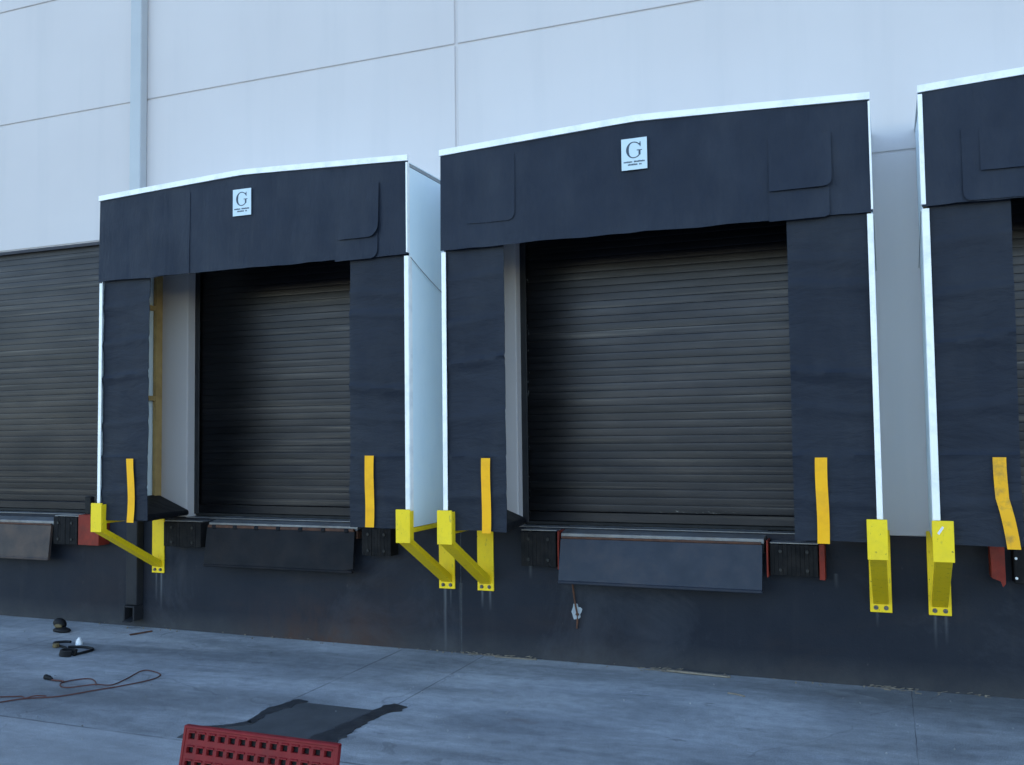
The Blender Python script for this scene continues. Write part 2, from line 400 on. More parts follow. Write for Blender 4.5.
blot(bm, [(3.70, -1.64), (3.64, -1.82), (3.62, -2.10), (3.60, -2.4), (3.62, -2.76)], .0087, [.075, .055, .055, .09, .12], 9)
p = obj('tar_seam', bm, M['tar']); p['kind'] = 'structure'

# ------------------------------------------------------------------ warehouse
PITCH = 3.645
SW = [3.372, 3.335, 3.335]             # their widths
SX = [-.025, 3.645, 7.285]                # left edge of each dock shelter
ZB, ZH, ZT, PR = 1.165, 3.462, 4.258, .805
DX = [(-3.30, -.66), (.36, 2.965), (3.99, 6.61), (7.635, 10.25), (11.28, 13.9)]   # door openings
ZDOOR = 4.085
wh = thing('warehouse', 'pale precast concrete warehouse wall with charcoal painted dock face and brown roller doors', 'warehouse', (4, 0, 0))
XL, XR = -16.0, 26.0
zs = [1.142, ZDOOR, 5.547, 6.879, 8.21, 9.54, 10.9]
xj = [XL, -11.17, -3.87, 3.43, 10.73, 18.03, XR]
def cells():
    out = []
    for r in range(len(zs) - 1):
        for a, b in zip(xj, xj[1:]):
            if r == 0:
                x = a
                for d0, d1 in DX:
                    if d1 <= a or d0 >= b: continue
                    if d0 > x: out.append((x, d0, zs[0], zs[1], x == a, False))
                    x = max(x, d1) if d1 < b else b
                    if d0 < a: x = d1
                if x < b: out.append((x, b, zs[0], zs[1], False, True))
            else: out.append((a, b, zs[r], zs[r + 1], True, True))
    return out
# openings that straddle a joint are handled by cutting on both sides
cut = []
for a, b, z0, z1, ja, jb in cells():
    segs = [(a, b)]
    if z0 == zs[0]:
        for d0, d1 in DX:
            ns = []
            for s0, s1 in segs:
                if d1 <= s0 or d0 >= s1: ns.append((s0, s1)); continue
                if d0 > s0: ns.append((s0, d0))
                if d1 < s1: ns.append((d1, s1))
            segs = ns
    for s0, s1 in segs: cut.append((s0, s1, z0, z1))
bm = B(); g_ = .009
for x0, x1, z0, z1 in cut:
    l = g_ if any(abs(x0 - q) < 1e-6 for q in xj) else 0
    r = g_ if any(abs(x1 - q) < 1e-6 for q in xj) else 0
    lo = 0 if z0 == zs[0] else g_ * .9
    bx(bm, x0 + l * 1.5, x1 - r * 1.5, 0, .0125, z0 + lo, z1 - g_ * .9, .006)
    bx(bm, x0, x1, .0125, .32, z0, z1)
obj('wall', bm, M['wall'], wh)
bm = B()
for a, b in zip(xj, xj[1:]): bx(bm, a + (.004 if a > XL else 0), b - .004, -.004, .30, -.3, 1.138, .004)
bx(bm, XL, XR, .302, .4, -.3, 1.138)
obj('dock_face', bm, M['base'], wh)
for a in xj[1:-1]:
    bm = B(); bx(bm, a - .0038, a + .0038, -.002, .29, -.3, 1.137); obj('joint_sealant', bm, M['drip'], wh)
bm = B()
bx(bm, XL, XR, .4, 34, -.3, 1.136)
obj('dock_floor', bm, M['deck'], wh)
bm = B()
bx(bm, XL, XR, .33, 34, 10.6, 10.85); bx(bm, XL, XR, 33.7, 34, 1.14, 10.6); bx(bm, XL, XL + .3, .33, 33.7, 1.14, 10.6); bx(bm, XR - .3, XR, .33, 33.7, 1.14, 10.6)
bx(bm, XL - .03, XR + .03, -.03, 34.03, 10.9, 11.0)
bx(bm, XL, XR, .5, .55, 4.2, 10.6)
obj('roof', bm, M['roof'], wh)

def roller_door(x0, x1):
    z0, z1 = 1.165, ZDOOR + .25
    pitch = .0655
    bm = B(); prof = []
    n = int((z1 - z0 - .10) / pitch); z = z0 + .10
    for i in range(n):
        for t, d in ((0, -.0045), (.03, -.0066), (.22, -.0070), (.50, -.00715), (.78, -.0070), (.94, -.0066), (.955, -.0045), (.985, -.0042)):
            prof.append((z + t * pitch, .150 + d))
        z += pitch
    xs = [x0 - .05 + (x1 - x0 + .1) * i / 6 for i in range(7)]
    rows = [[bm.verts.new((x, y + .0025 * mnoise.noise((x * .8, zz * 1.3, 3)), zz)) for x in xs] for zz, y in prof]
    for a, b in zip(rows, rows[1:]):
        for i in range(6): bm.faces.new((a[i], a[i + 1], b[i + 1], b[i]))
    d = obj('roller_door', bm, M['door'], wh)
    bm = B(); bx(bm, x0 + .01, x1 - .01, .120, .165, z0 + .012, z0 + .098, .006)
    obj('bottom_bar', bm, M['door'], d)
    bm = B(); bx(bm, x0 + .01, x1 - .01, .125, .16, z0 - .02, z0 + .011, .006)
    obj('rubber_seal', bm, M['seal'], d)
    for s, xx in ((1, x0), (-1, x1)):
        bm = B()
        a, b = sorted((xx, xx + s * .055))
        bx(bm, a, b, .108, .128, z0, ZDOOR, .004); bx(bm, a, b, .170, .24, z0, ZDOOR, .004)
        obj('guide_rail', bm, M['doorframe'], d)
    return d
for d0, d1 in DX[:4]: roller_door(d0, d1)
bm = B(); bx(bm, DX[4][0], DX[4][1], .2, .3, 1.14, ZDOOR); 
obj('door_panel', bm, M['door'], wh)

# downpipe between the left door and the first shelter
bm = B(); bx(bm, -.335, -.19, -.105, -.002, 1.143, 10.88, .012, 2)
dp = obj('downpipe', bm, M['pipe'], wh)
bm = B()
bx(bm, -.330, -.186, -.103, -.006, .235, 1.14, .01, 2)
# outlet shoe: open box at the foot
bx(bm, -.330, -.31, -.135, -.007, .08, .232, .004); bx(bm, -.206, -.186, -.135, -.007, .08, .232, .004)
bx(bm, -.309, -.207, -.03, -.007, .08, .232); bx(bm, -.309, -.207, -.132, -.031, .216, .231)
hexa(bm, [(-.309, -.17, .07), (-.207, -.17, .07), (-.207, -.031, .095), (-.309, -.031, .095), (-.309, -.17, .08), (-.207, -.17, .08), (-.207, -.031, .11), (-.309, -.031, .11)])
obj('downpipe_foot', bm, M['pipe_dark'], dp)
for zz in (2.2, 7.9):
    bm = B(); bx(bm, -.352, -.17, -.109, -.0045, zz, zz + .035, .003)
    obj('pipe_strap', bm, M['pipe'] if zz > 1.14 else M['pipe_dark'], dp)

# the bare plaster spot on the dock face
bm = B()
pts = []
for i in range(18):
    a_ = 2 * math.pi * i / 18; r_ = .05 * (1 + .5 * mnoise.noise((math.cos(a_) * 1.6, math.sin(a_) * 1.6, 2)))
    pts.append((4.515 + r_ * math.cos(a_) * .85, .425 + r_ * math.sin(a_) * 1.25))
prism(bm, pts, -.006, -.0035)
obj('bare_spot', bm, M['chip'], wh)

# ------------------------------------------------------------------ dock shelters
def wr(x, z, s, amp=.006):
    return amp * mnoise.noise((x * 1.7, s, z * 1.3)) + amp * .6 * mnoise.noise((x * 5, s + 3, z * 3.1))

def letter_g(bm, cx, cz, w, h, y0, y1):
    out, inn = [], []
    n = 40
    for i in range(n + 1):
        a = R(38) + (R(322) - R(38)) * i / n
        c, s = math.cos(a), math.sin(a)
        th = .09 + .26 * max(0, -c) ** 1.2 + .05 * max(0, c)
        out.append((cx + w * c, cz + h * s)); inn.append((cx + w * (c * (1 - th) ), cz + h * s * (1 - .11 - .02 * abs(c))))
    for i in range(n):
        prism(bm, [out[i], out[i + 1], inn[i + 1], inn[i]], y0, y1)
    q = lambda x, z: (cx + w * x, cz + h * z)
    prism(bm, [q(.62, -.70), q(.86, -.62), q(.86, -.10), q(.62, -.10)], y0 - .0003, y1)
    prism(bm, [q(.38, -.10), q(1.06, -.10), q(1.06, -.02), q(.38, -.02)], y0 - .0006, y1)
    prism(bm, [q(.70, .66), q(.82, .95), q(.88, .95), q(.88, .36), q(.82, .36)], y0 - .0009, y1)

def round_flap(x0, x1, z0, z1, r, which):
    """outline of a flap with one lower corner rounded ('r' right / 'l' left / 'n')"""
    pts = [(x0, z1)]
    if which == 'l':
        pts += [(x0 + r - r * math.cos(a), z0 + r - r * math.sin(a)) for a in [math.pi / 2 * i / 6 for i in range(7)]]
    else: pts += [(x0, z0)]
    if which == 'r':
        pts += [(x1 - r + r * math.sin(a), z0 + r - r * math.cos(a)) for a in [math.pi / 2 * i / 6 for i in range(7)]]
    else: pts += [(x1, z0)]
    pts += [(x1, z1)]
    return pts

def flap(par, hy, x0, x1, z0, z1, r, which, y, lift_r=.012, lift_b=.010, seed=0):
    """piece of curtain laid over the header, its free side and foot standing off"""
    bm = B(); nx, nz = 14, 12
    def fn(u, v):
        x = x0 + (x1 - x0) * u; z = z0 + (z1 - z0) * v
        # squeeze rounded corner
        if which == 'r' and u > .5 and v < .5:
            cx, cz = x1 - r, z0 + r
            if x > cx and z < cz:
                d = Vector((x - cx, z - cz)); m = max(abs(d.x), abs(d.y))
                if d.length > 1e-6: d = d.normalized() * m; x, z = cx + d.x, cz + d.y
        if which == 'l' and u < .5 and v < .5:
            cx, cz = x0 + r, z0 + r
            if x < cx and z < cz:
                d = Vector((x - cx, z - cz)); m = max(abs(d.x), abs(d.y))
                if d.length > 1e-6: d = d.normalized() * m; x, z = cx + d.x, cz + d.y
        side = u if which == 'r' else (1 - u if which == 'l' else abs(2 * u - 1))
        yy = hy(x, z) - .0045 - y - lift_r * side ** 3 * (1 - .75 * v) - lift_b * (1 - v) ** 3
        return (x, yy, z)
    sheet(bm, nx, nz, fn, .0035)
    return obj('flap', bm, M['vinyl'], par, smooth=True)

def make_shelter(i, label):
    x0 = SX[i]; W = SW[i]; x1 = x0 + W; xc = (x0 + x1) / 2; s = i * 17.3
    t = thing('dock_shelter', label, 'dock shelter', (xc, 0, ZB), 'black curtained dock shelters on the wall')
    # side panels
    for sx, side in ((x0 + .012, 1), (x1 - .012, -1)):
        bm = B()
        a, b = sorted((sx, sx + side * .022))
        def fn(u, v, a=a):
            return (a, 0, 0)
        ny, nz = 10, 24
        grid = [[bm.verts.new((sx - side * .004 + .004 * mnoise.noise((yy * 2.5, zz * 1.4 + yy * 2, s + side)), yy, zz)) for zz in [ZB + .018 + (ZT - .068 - ZB) * q / nz for q in range(nz + 1)]]
                for yy in [-.768 + (.762) * q / ny for q in range(ny + 1)]]
        back = [[bm.verts.new(v.co + Vector((side * .006, 0, 0))) for v in row] for row in grid]
        for ii in range(ny):
            for jj in range(nz):
                bm.faces.new((grid[ii][jj], grid[ii + 1][jj], grid[ii + 1][jj + 1], grid[ii][jj + 1]))
                bm.faces.new((back[ii][jj], back[ii][jj + 1], back[ii + 1][jj + 1], back[ii + 1][jj]))
        for jj in range(nz):
            bm.faces.new((grid[0][jj], grid[0][jj + 1], back[0][jj + 1], back[0][jj])); bm.faces.new((grid[ny][jj], back[ny][jj], back[ny][jj + 1], grid[ny][jj + 1]))
        for ii in range(ny):
            bm.faces.new((grid[ii][0], back[ii][0], back[ii + 1][0], grid[ii + 1][0])); bm.faces.new((grid[ii][nz], grid[ii + 1][nz], back[ii + 1][nz], back[ii][nz]))
        sp = obj('side_panel', bm, M['panel'], t, smooth=True)
        bm = B()   # grey capping along the panel's top edge
        bx(bm, sx - .010, sx + .010, -.766, -.004, ZT - .048, ZT - .02, .003)
        obj('edge_strip', bm, M['edge'], sp)
        bm = B()   # sagging tie wire across the outer face
        tube(bm, [(sx - side * .013, -.765, 3.44), (sx - side * .013, -.45, 3.315), (sx - side * .013, -.02, 3.17)], .0035, 6, 4)
        obj('tie_wire', bm, M['edge'], sp)
        # timber frame inside
        bm = B(); a, b = sorted((sx + side * .012, sx + side * .052))
        bx(bm, a, b, -.095, -.004, ZB + .01, ZT - .06, .003)
        obj('timber_stud', bm, M['wood'], t)
        for zz in (3.26, 2.33):
            bm = B(); bx(bm, a, b, -.74, -.098, zz, zz + .05, .003)
            obj('timber_batten', bm, M['wood'], t)
        # bright trim angle up the front corner
        bm = B()
        xa, xb = (x0 + .004, x0 + (.040, .044, .050)[i]) if side == 1 else (x1 - (.044, .042, .044)[i], x1 - .004)
        bx(bm, xa, xb, -PR + .004, -PR + .012, ZB + .17, ZH - .012, .002)
        xw = (x0 + .002, x0 + .008) if side == 1 else (x1 - .008, x1 - .002)
        bx(bm, xw[0], xw[1], -PR + .0125, -.735, ZB + .02, ZH - .012, .001)
        obj('corner_trim', bm, M['trim'], t)
        if side == 1 and i < 2: continue
        bm = B()
        wd = .014 if not (i == 2 and side == 1) else .03
        xa, xb = (x0 + .0, x0 + wd) if side == 1 else (x1 - wd, x1)
        bx(bm, xa, xb, -PR - .017, -PR + .03, ZH + .012, ZT - .02, .002)
        obj('head_trim', bm, M['trim'], t)
    # roof sheet and front top trim, both crowned at the middle
    pk = .068
    def top(x):
        return ZT + pk * (1 - min(1, abs(x - xc) / (W / 2)) ** 1.08)
    n = 20; xsn = [x0 + W * q / n for q in range(n + 1)]
    bm = B()
    for q in range(n):
        a, b = xsn[q], xsn[q + 1]
        hexa(bm, [(a, -PR + .02, top(a) - .02), (b, -PR + .02, top(b) - .02), (b, -.005, top(b) - .02), (a, -.005, top(a) - .02),
                  (a, -PR + .02, top(a) - .014), (b, -PR + .02, top(b) - .014), (b, -.005, top(b) - .014), (a, -.005, top(a) - .014)])
    bmesh.ops.remove_doubles(bm, verts=bm.verts[:], dist=1e-5)
    obj('roof_sheet', bm, M['panel'], t)
    bm = B()
    lo = [(x, top(x) - .006) for x in xsn]; hi = [(x, top(x) + .044) for x in xsn]
    prism(bm, lo + hi[::-1], -PR - .014, -PR + .018)
    obj('top_trim', bm, M['trim'], t)
    # header
    def hy(x, z):
        v = min(1, max(0, (z - ZH) / (ZT - ZH)))
        ed = min(1, max(0, min(x - x0, x1 - x) / .22))
        return (-PR + .004 - .012 * (1 - v) + ed * wr(x, z, s, .010)
                + ed * (.020 * mnoise.noise((x * 3.5 + z * .5, s, 9)) + .013 * mnoise.noise((x * 8 - z * .8, s, 4))) * (.3 + .7 * (1 - v)))
    bm = B()
    def fn(u, v):
        x = x0 + .004 + (W - .008) * u
        zb = ZH + .010 * mnoise.noise((x * 2.1, s, 0)) + .005 * mnoise.noise((x * 7, s, 3)) + (.004 if abs(u - .5) < .3 else 0)
        z = zb + (top(x) - .001 - zb) * v
        y = hy(x, z)
        return (x, y, z)
    sheet(bm, 60, 18, fn, .006)
    hc = obj('head_curtain', bm, M['vinyl'], t, smooth=True)
    if i == 0:
        flap(hc, hy, x0 + .672, x0 + 1.1, ZH + .004, 4.225, .02, 'l', 0, .012, .003, s)
        flap(hc, hy, x0 + 2.66, x0 + 3.085, 3.450, 3.70, .07, 'r', 0, .014, .003, s + 2)
        flap(hc, hy, x0 + 2.70, x0 + 3.10, 3.632, 4.10, .10, 'r', .006, .020, .012, s + 1)
    elif i == 1:
        flap(hc, hy, x0 + .25, x0 + .665, 3.657, 4.19, .06, 'r', 0, .006, .003, s)
        flap(hc, hy, x0 + 2.635, x0 + 3.05, 3.452, 3.72, .03, 'r', 0, .016, .003, s + 2)
        flap(hc, hy, x0 + 2.64, x0 + 3.07, 3.668, 4.06, .05, 'r', .006, .022, .014, s + 1)
    else:
        flap(hc, hy, x0 + .26, x0 + .72, 3.47, 3.96, .05, 'l', 0, .008, .004, s)
        flap(hc, hy, x0 + .37, x0 + .85, 3.665, 3.95, .03, 'n', .006, .002, .012, s + 1)
        flap(hc, hy, x0 + 2.64, x0 + 3.06, 3.66, 4.06, .05, 'r', .004, .018, .012, s + 2)
    # sign on the header
    sx_ = x0 + 1.595 if i == 0 else x0 + 1.552
    bm = B(); sz = 3.945
    bx(bm, sx_, sx_ + .20, -PR - .0205, -PR - .0165, sz, sz + .243, .001)
    sg = obj('sign', bm, M['sign'], t)
    bm = B(); letter_g(bm, sx_ + .098, sz + .152, .060, .064, -PR - .0225, -PR - .020)
    obj('letter', bm, M['ink'], sg)
    bm = B(); rnd = random.Random(4)
    for zz, spans in ((.056, ((.018, .084), (.098, .182))), (.034, ((.050, .128), (.138, .160)))):
        for u0, u1 in spans:     # two lines of small print, too small to read
            u = u0
            while u < u1 - .004:
                w = rnd.uniform(.006, .009)
                hh = rnd.uniform(.010, .013)
                bx(bm, sx_ + u, sx_ + min(u + w, u1), -PR - .0222, -PR - .0200, sz + zz, sz + zz + hh); u += w + .0028
    for u0, u1, z0_, z1_ in ((.008, .192, .232, .2345), (.008, .192, .010, .0125), (.008, .0105, .013, .2315), (.1895, .192, .013, .2315)):
        pass
    obj('small_print', bm, M['ink'], sg)
    # side curtains
    for side in (1, -1):
        bm = B()
        if side == 1: cx0, cx1 = x0 + .036, x0 + (.592 if i == 0 else .548 if i == 1 else .545)
        else: cx0, cx1 = x1 - (.588 if i != 0 else .585), x1 - .038
        sd = s + side * 5
        def fn(u, v):
            x = cx0 + (cx1 - cx0) * u; z = ZB + .008 + .012 * mnoise.noise((x * 3, sd, 1)) + (ZH + .05 - ZB) * v
            y = -PR + .026 + wr(x, z, sd, .012) + .006 * mnoise.noise((x * 3 + z * 2.5, sd, z * 5))
            hem = 1.775
            y += -.007 * math.exp(-((z - hem) / .012) ** 2) + (.007 if z > hem else 0)
            for cz, am in ((2.45 + .1 * side, .018), (2.93 - .05 * side, .013), (1.46, .011), (2.1, .011), (3.2 + .04 * side, .010)):
                y += -am * math.exp(-((z - cz - .05 * (u - .5) * side) / (.016 if z > cz else .05)) ** 2)
            inner = u if side == 1 else 1 - u
            x += (.006 * mnoise.noise((z * 1.6, sd, 2))) * inner
            y += .010 * inner ** 4 * mnoise.noise((z * 1.1, sd, 6))
            return (x, y, z)
        sheet(bm, 18, 90, fn, .006)
        sc = obj('side_curtain', bm, M['vinyl_side'], t, smooth=True)
        # safety tape
        if i == 0: xa, xb = ((.370, .452) if side == 1 else (2.945, 3.03))
        elif i == 1: xa, xb = ((.345, .423) if side == 1 else (2.90, 2.982))
        else: xa, xb = ((.382, .462) if side == 1 else (2.90, 2.98))
        def bend(v):
            if i == 2 and side == 1: return .060 * max(0, .55 - v) / .55 * (1.25 - .25 * (1 - v)) + .006 * math.sin(v * 5)
            if i == 0 and side == 1: return .012 * math.sin(v * 4.4)
            return .003 * math.sin(v * 6)
        bm = B()
        def ft(u, v):
            z = 1.158 + .022 * (1 if i == 0 and side == -1 else 0) + (1.757 - 1.158) * v
            return (x0 + xa + (xb - xa) * u + bend(v), -PR + .0035 + .0025 * mnoise.noise((z * 7, u * 2, s)) - .004 * mnoise.noise((z * 3, s, 0)) ** 2, z)
        sheet(bm, 4, 40, ft, .0015)
        tp = obj('safety_tape', bm, M['tape_dirty'] if (i == 2 and side == 1) else M['tape'], sc, smooth=True)
        if i == 2 and side == 1: tp['label'] = 'scuffed yellow tape strip bent at its lower half'
        # foam pad closing the bottom corner
        bm = B()
        e = x0 + .03 if side == 1 else x1 - .03
        hexa(bm, [(e, -.74, ZB + .02), (e + side * .50, -.74, ZB - .005), (e + side * .50, -.74, ZB + .06), (e, -.74, ZB + .20),
                  (e, -.012, ZB + .022), (e + side * .40, -.012, ZB + .0), (e + side * .40, -.012, ZB + .045), (e, -.012, ZB + .205)], .012)
        pd = obj('corner_pad', bm, M['vinyl_pad'], t)
        if i == 0 and side == 1:
            bm = B()
            hexa(bm, [(e + .10, -.60, ZB + .180), (e + .16, -.60, ZB + .163), (e + .15, -.45, ZB + .167), (e + .09, -.45, ZB + .184),
                      (e + .10, -.60, ZB + .183), (e + .16, -.60, ZB + .166), (e + .15, -.45, ZB + .170), (e + .09, -.45, ZB + .187)])
            obj('paper_tag', bm, M['sign'], pd)
    return t

make_shelter(0, 'leftmost black curtained dock shelter, its right white side panel in view, downpipe beside it')
make_shelter(1, 'middle black curtained dock shelter, largest and wholly in view around a brown door')
make_shelter(2, 'dock shelter cut by the right picture edge, with a bent grubby yellow tape')

# ------------------------------------------------------------------ yellow guards
def guard_proto():
    t = thing('dock_guard', 'tmp', 'guard', (0, 0, .565), 'yellow steel guards below the shelter corners')
    t.location = (0, 0, .565)
    h = .066
    bm = B(); bx(bm, -h, h, -.845, -.828, 1.063, 1.337, .003); bx(bm, -h, -h + .008, -.8275, -.775, 1.075, 1.325, .002); bx(bm, h - .008, h, -.8275, -.775, 1.075, 1.325, .002)
    obj('front_pad', bm, M['yellow'], t)
    bm = B(); bx(bm, -.042, .042, -.8275, -.021, 1.140, 1.178, .003)
    obj('arm', bm, M['yellow'], t)
    bm = B()
    w = h - .012
    hexa(bm, [(-w, -.827, 1.066), (w, -.827, 1.066), (w, -.021, .625), (-w, -.021, .625),
              (-w, -.775, 1.093), (w, -.775, 1.093), (w, -.021, .69), (-w, -.021, .69)], .003)
    obj('strut', bm, M['yellow'], t)
    bm = B(); bx(bm, -h - .012, h + .012, -.020, -.0045, .565, 1.185, .003)
    pl = obj('wall_plate', bm, M['yellow'], t)
    for sx in (-.036, .036):
        bm = B(); cyl(bm, (sx, -.0195, .600), (sx, -.024, .600), .017, 14); cyl(bm, (sx, -.0235, .600), (sx, -.036, .600), .0125, 6)
        obj('bolt', bm, M['bolt'], pl)
    return t
def copy_tree(o, parent=None):
    c = o.copy(); C.objects.link(c); c.parent = parent
    for ch in list(o.children): copy_tree(ch, c)
    return c
GX = [(.012, 'leftmost yellow steel guard under the left corner of the leftmost shelter'),
      (3.30, 'yellow guard under the white side panel of the leftmost shelter, left of a close pair'),
      (3.678, 'yellow guard at the left corner of the middle shelter, right of a close pair'),
      (6.938, 'yellow guard at the right corner of the middle shelter, seen straight on'),
      (7.346, 'yellow guard at the left corner of the rightmost shelter, small white sticker on it')]
proto = guard_proto(); guards = []
for n_, (gx, lab) in enumerate(GX):
    o = proto if n_ == 0 else copy_tree(proto)
    o.location = (gx, 0, .565); o['label'] = lab; guards.append(o)
bm = B()
hexa(bm, [(7.31, -.8468, 1.255), (7.322, -.8468, 1.245), (7.352, -.8468, 1.292), (7.342, -.8468, 1.303),
          (7.31, -.8445, 1.255), (7.322, -.8445, 1.245), (7.352, -.8445, 1.292), (7.342, -.8445, 1.303)])
pad5 = [c for c in guards[4].children if c.name.startswith('front_pad')][0]
st = obj('sticker', bm, M['white'])
st.data.transform(Matrix.Translation(-Vector((7.346, 0, .565)))); st.parent = pad5

# ------------------------------------------------------------------ dock levelers
def leveler(xa, xb, label, ztop, zbot, ytop, ybot, mat, hinge, deckz=1.157, right_round=False):
    xc = (xa + xb) / 2
    t = thing('dock_leveler', label, 'dock leveler', (xc, 0, 1.142), 'dock levelers under the doors')
    bm = B()
    hexa(bm, [(xa - .02, .19, deckz), (xb + .02, .19, deckz), (xb + .01, -.125, ztop + .012), (xa - .01, -.125, ztop + .012),
              (xa - .02, .19, deckz - .016), (xb + .02, .19, deckz - .016), (xb + .01, -.125, ztop - .028), (xa - .01, -.125, ztop - .028)], .003)
    obj('deck', bm, M['deck'], t)
    bm = B(); bx(bm, xa - .01, xb + .01, -.122, -.006, ztop - .10, ztop - .030)
    obj('front_beam', bm, M['rust'] if hinge else M['seal'], t)
    bm = B()
    th = .030
    def face(off):
        return (xa, xb)
    sheet(bm, 24, 8, lambda u, v: (xa + (xb - xa) * u, ybot + (ytop - ybot) * v + .003 * mnoise.noise((u * 5, v * 2, xa)) + (.02 * max(0, u - .93) / .07 * (1 - v) if right_round else 0),
                                  zbot + (ztop - .032 - zbot) * v + (.012 * max(0, u - .96) / .04 * (1 - v) if right_round else 0)), th)
    lp = obj('lip', bm, mat, t, smooth=True)
    bm = B()
    cyl(bm, (xa + .01, ytop + .012, ztop - .022), (xb - .01, ytop + .012, ztop - .022), .017 if hinge else .011, 10)
    obj('hinge_rod', bm, M['rust'], t)
    if hinge:
        nk = 7
        for q in range(nk):
            x = xa + .06 + (xb - xa - .17) * q / (nk - 1)
            bm = B(); bx(bm, x, x + .05, ytop - .012, ytop + .03, ztop - .044, ztop - .006, .008)
            obj('hinge_knuckle', bm, M['lip_dark'], t)
    bm = B(); bx(bm, xa - .004, xb + .004, ybot - .006, ybot + th + .002, zbot - .028, zbot - .001, .006)
    obj('lip_edge', bm, mat, lp)
    return t
leveler(.755, 2.43, 'dock leveler with knuckled rusty hinge under the leftmost shelter\'s door', 1.095, .715, -.165, -.215, M['lip_dark'], True, right_round=True)
leveler(4.435, 6.09, 'dock leveler with smooth bluish steel lip under the middle shelter\'s door', 1.092, .725, -.165, -.245, M['lip'], False)
leveler(-3.00, -1.30, 'brown scuffed dock leveler under the bare roller door at far left', 1.06, .69, -.165, -.20, M['lip_brown'], False, 1.145)
leveler(8.11, 9.76, 'dock leveler of the rightmost shelter, out past the picture edge', 1.09, .71, -.165, -.235, M['lip_dark'], False)
# side ledges: steel curb angle along each opening's front
for d0, d1 in DX[:4]:
    bm = B(); bx(bm, d0 + .004, d1 - .004, -.012, .21, 1.136, 1.1415)
    obj('curb_angle', bm, M['deck'], wh)

# ------------------------------------------------------------------ rubber dock bumpers
def bumper(xa, xb, z0, z1, label, plates=(), dep=.15):
    t = thing('dock_bumper', label, 'dock bumper', ((xa + xb) / 2, 0, z0), 'rubber dock bumpers beside the levelers')
    bm = B(); n = max(4, int((xb - xa) / .032)); w = (xb - xa) / n
    rnd = random.Random(int(xa * 100))
    for q in range(n):
        bx(bm, xa + q * w + .0003, xa + (q + 1) * w - .0003, -dep + rnd.uniform(-.002, .003), -.006, z0 + rnd.uniform(0, .008), z1 - rnd.uniform(0, .008), .0018)
    rb = obj('rubber_block', bm, M['rubber'], t)
    for fx in (.22, .78):
        for fz in (.2, .78):
            x = xa + (xb - xa) * fx; z = z0 + (z1 - z0) * fz
            bm = B(); cyl(bm, (x, -dep + .01, z), (x, -dep - .012, z), .014, 6)
            obj('bolt', bm, M['bolt_dark'], rb)
    bm = B(); bx(bm, xa - .002, xb + .002, -dep + .02, -.007, z1 + .001, z1 + .012, .002)
    obj('top_plate', bm, M['deck'], t)
    for (pa, pb, q0, q1, pd_, m) in plates:
        bm = B(); bx(bm, pa, pb, -pd_, -.0065, q0, q1, .003)
        obj('end_plate', bm, M[m], t)
    return t
bumper(.20, .665, .855, 1.105, 'black rubber bumper left of the leveler at the leftmost shelter')
bumper(2.50, 2.80, .845, 1.10, 'black rubber bumper right of the leveler at the leftmost shelter')
bumper(4.07, 4.385, .815, 1.115, 'black rubber bumper with thin red plate left of the bluish leveler lip',
       ((4.405, 4.418, .80, 1.125, .165, 'red'),))
bumper(6.145, 6.50, .825, 1.07, 'black rubber bumper between two red plates, right of the bluish leveler lip',
       ((6.122, 6.135, .815, 1.10, .185, 'red'), (6.508, 6.55, .805, 1.075, .14, 'red')))
bumper(-1.285, -.95, .83, 1.125, 'black rubber bumper with broad red steel box at the far left door',
       ((-.925, -.645, .835, 1.15, .16, 'red'),))
# door-side stop post at the far-left door
bm = B(); bx(bm, -.945, -.86, -.06, -.0, 1.145, 1.335, .008); bx(bm, -.955, -.85, -.07, .01, 1.1385, 1.1445, .002)
tag(base_at(obj('stop_post', bm, M['black']), (-.90, -.03, 1.142)), 'short black stop post on the dock edge above the red steel box', 'stop post')

# red hooked bracket and bumper at the rightmost shelter
t = thing('dock_bumper', 'black rubber bumper with hooked red bracket below the bent grubby tape', 'dock bumper', (7.85, 0, .85), 'rubber dock bumpers beside the levelers')
bm = B(); bx(bm, 7.83, 8.08, -.14, -.006, .84, 1.10, .006); obj('rubber_block', bm, M['rubber'], t)
bm = B(); prism(bm, [(7.675, 1.135), (7.772, 1.135), (7.775, .84), (7.755, .815), (7.742, .855), (7.690, .875)], -.16, -.145)
bx(bm, 7.682, 7.692, -.1445, -.006, .88, 1.13); bx(bm, 7.765, 7.774, -.1445, -.006, .845, 1.13)
obj('bracket', bm, M['red'], t)
for zz in (.88, 1.02):
    bm = B(); cyl(bm, (7.845, -.13, zz), (7.845, -.152, zz), .010, 6); obj('bolt', bm, M['white'], t)

# rusty rod hanging below the middle lip
bm = B(); tube(bm, [(4.475, -.03, .80), (4.49, -.028, .66), (4.508, -.022, .50), (4.525, -.02, .40), (4.52, -.02, .29)], .008, 8, 4)
bx(bm, 4.508, 4.538, -.02, -.005, .40, .415, .003)
tag(base_at(obj('rusty_rod', bm, M['rust'], smooth=True), (4.52, -.02, .29)), 'thin rusty rod on the dock face below the bluish lip, by a white spot', 'rod')

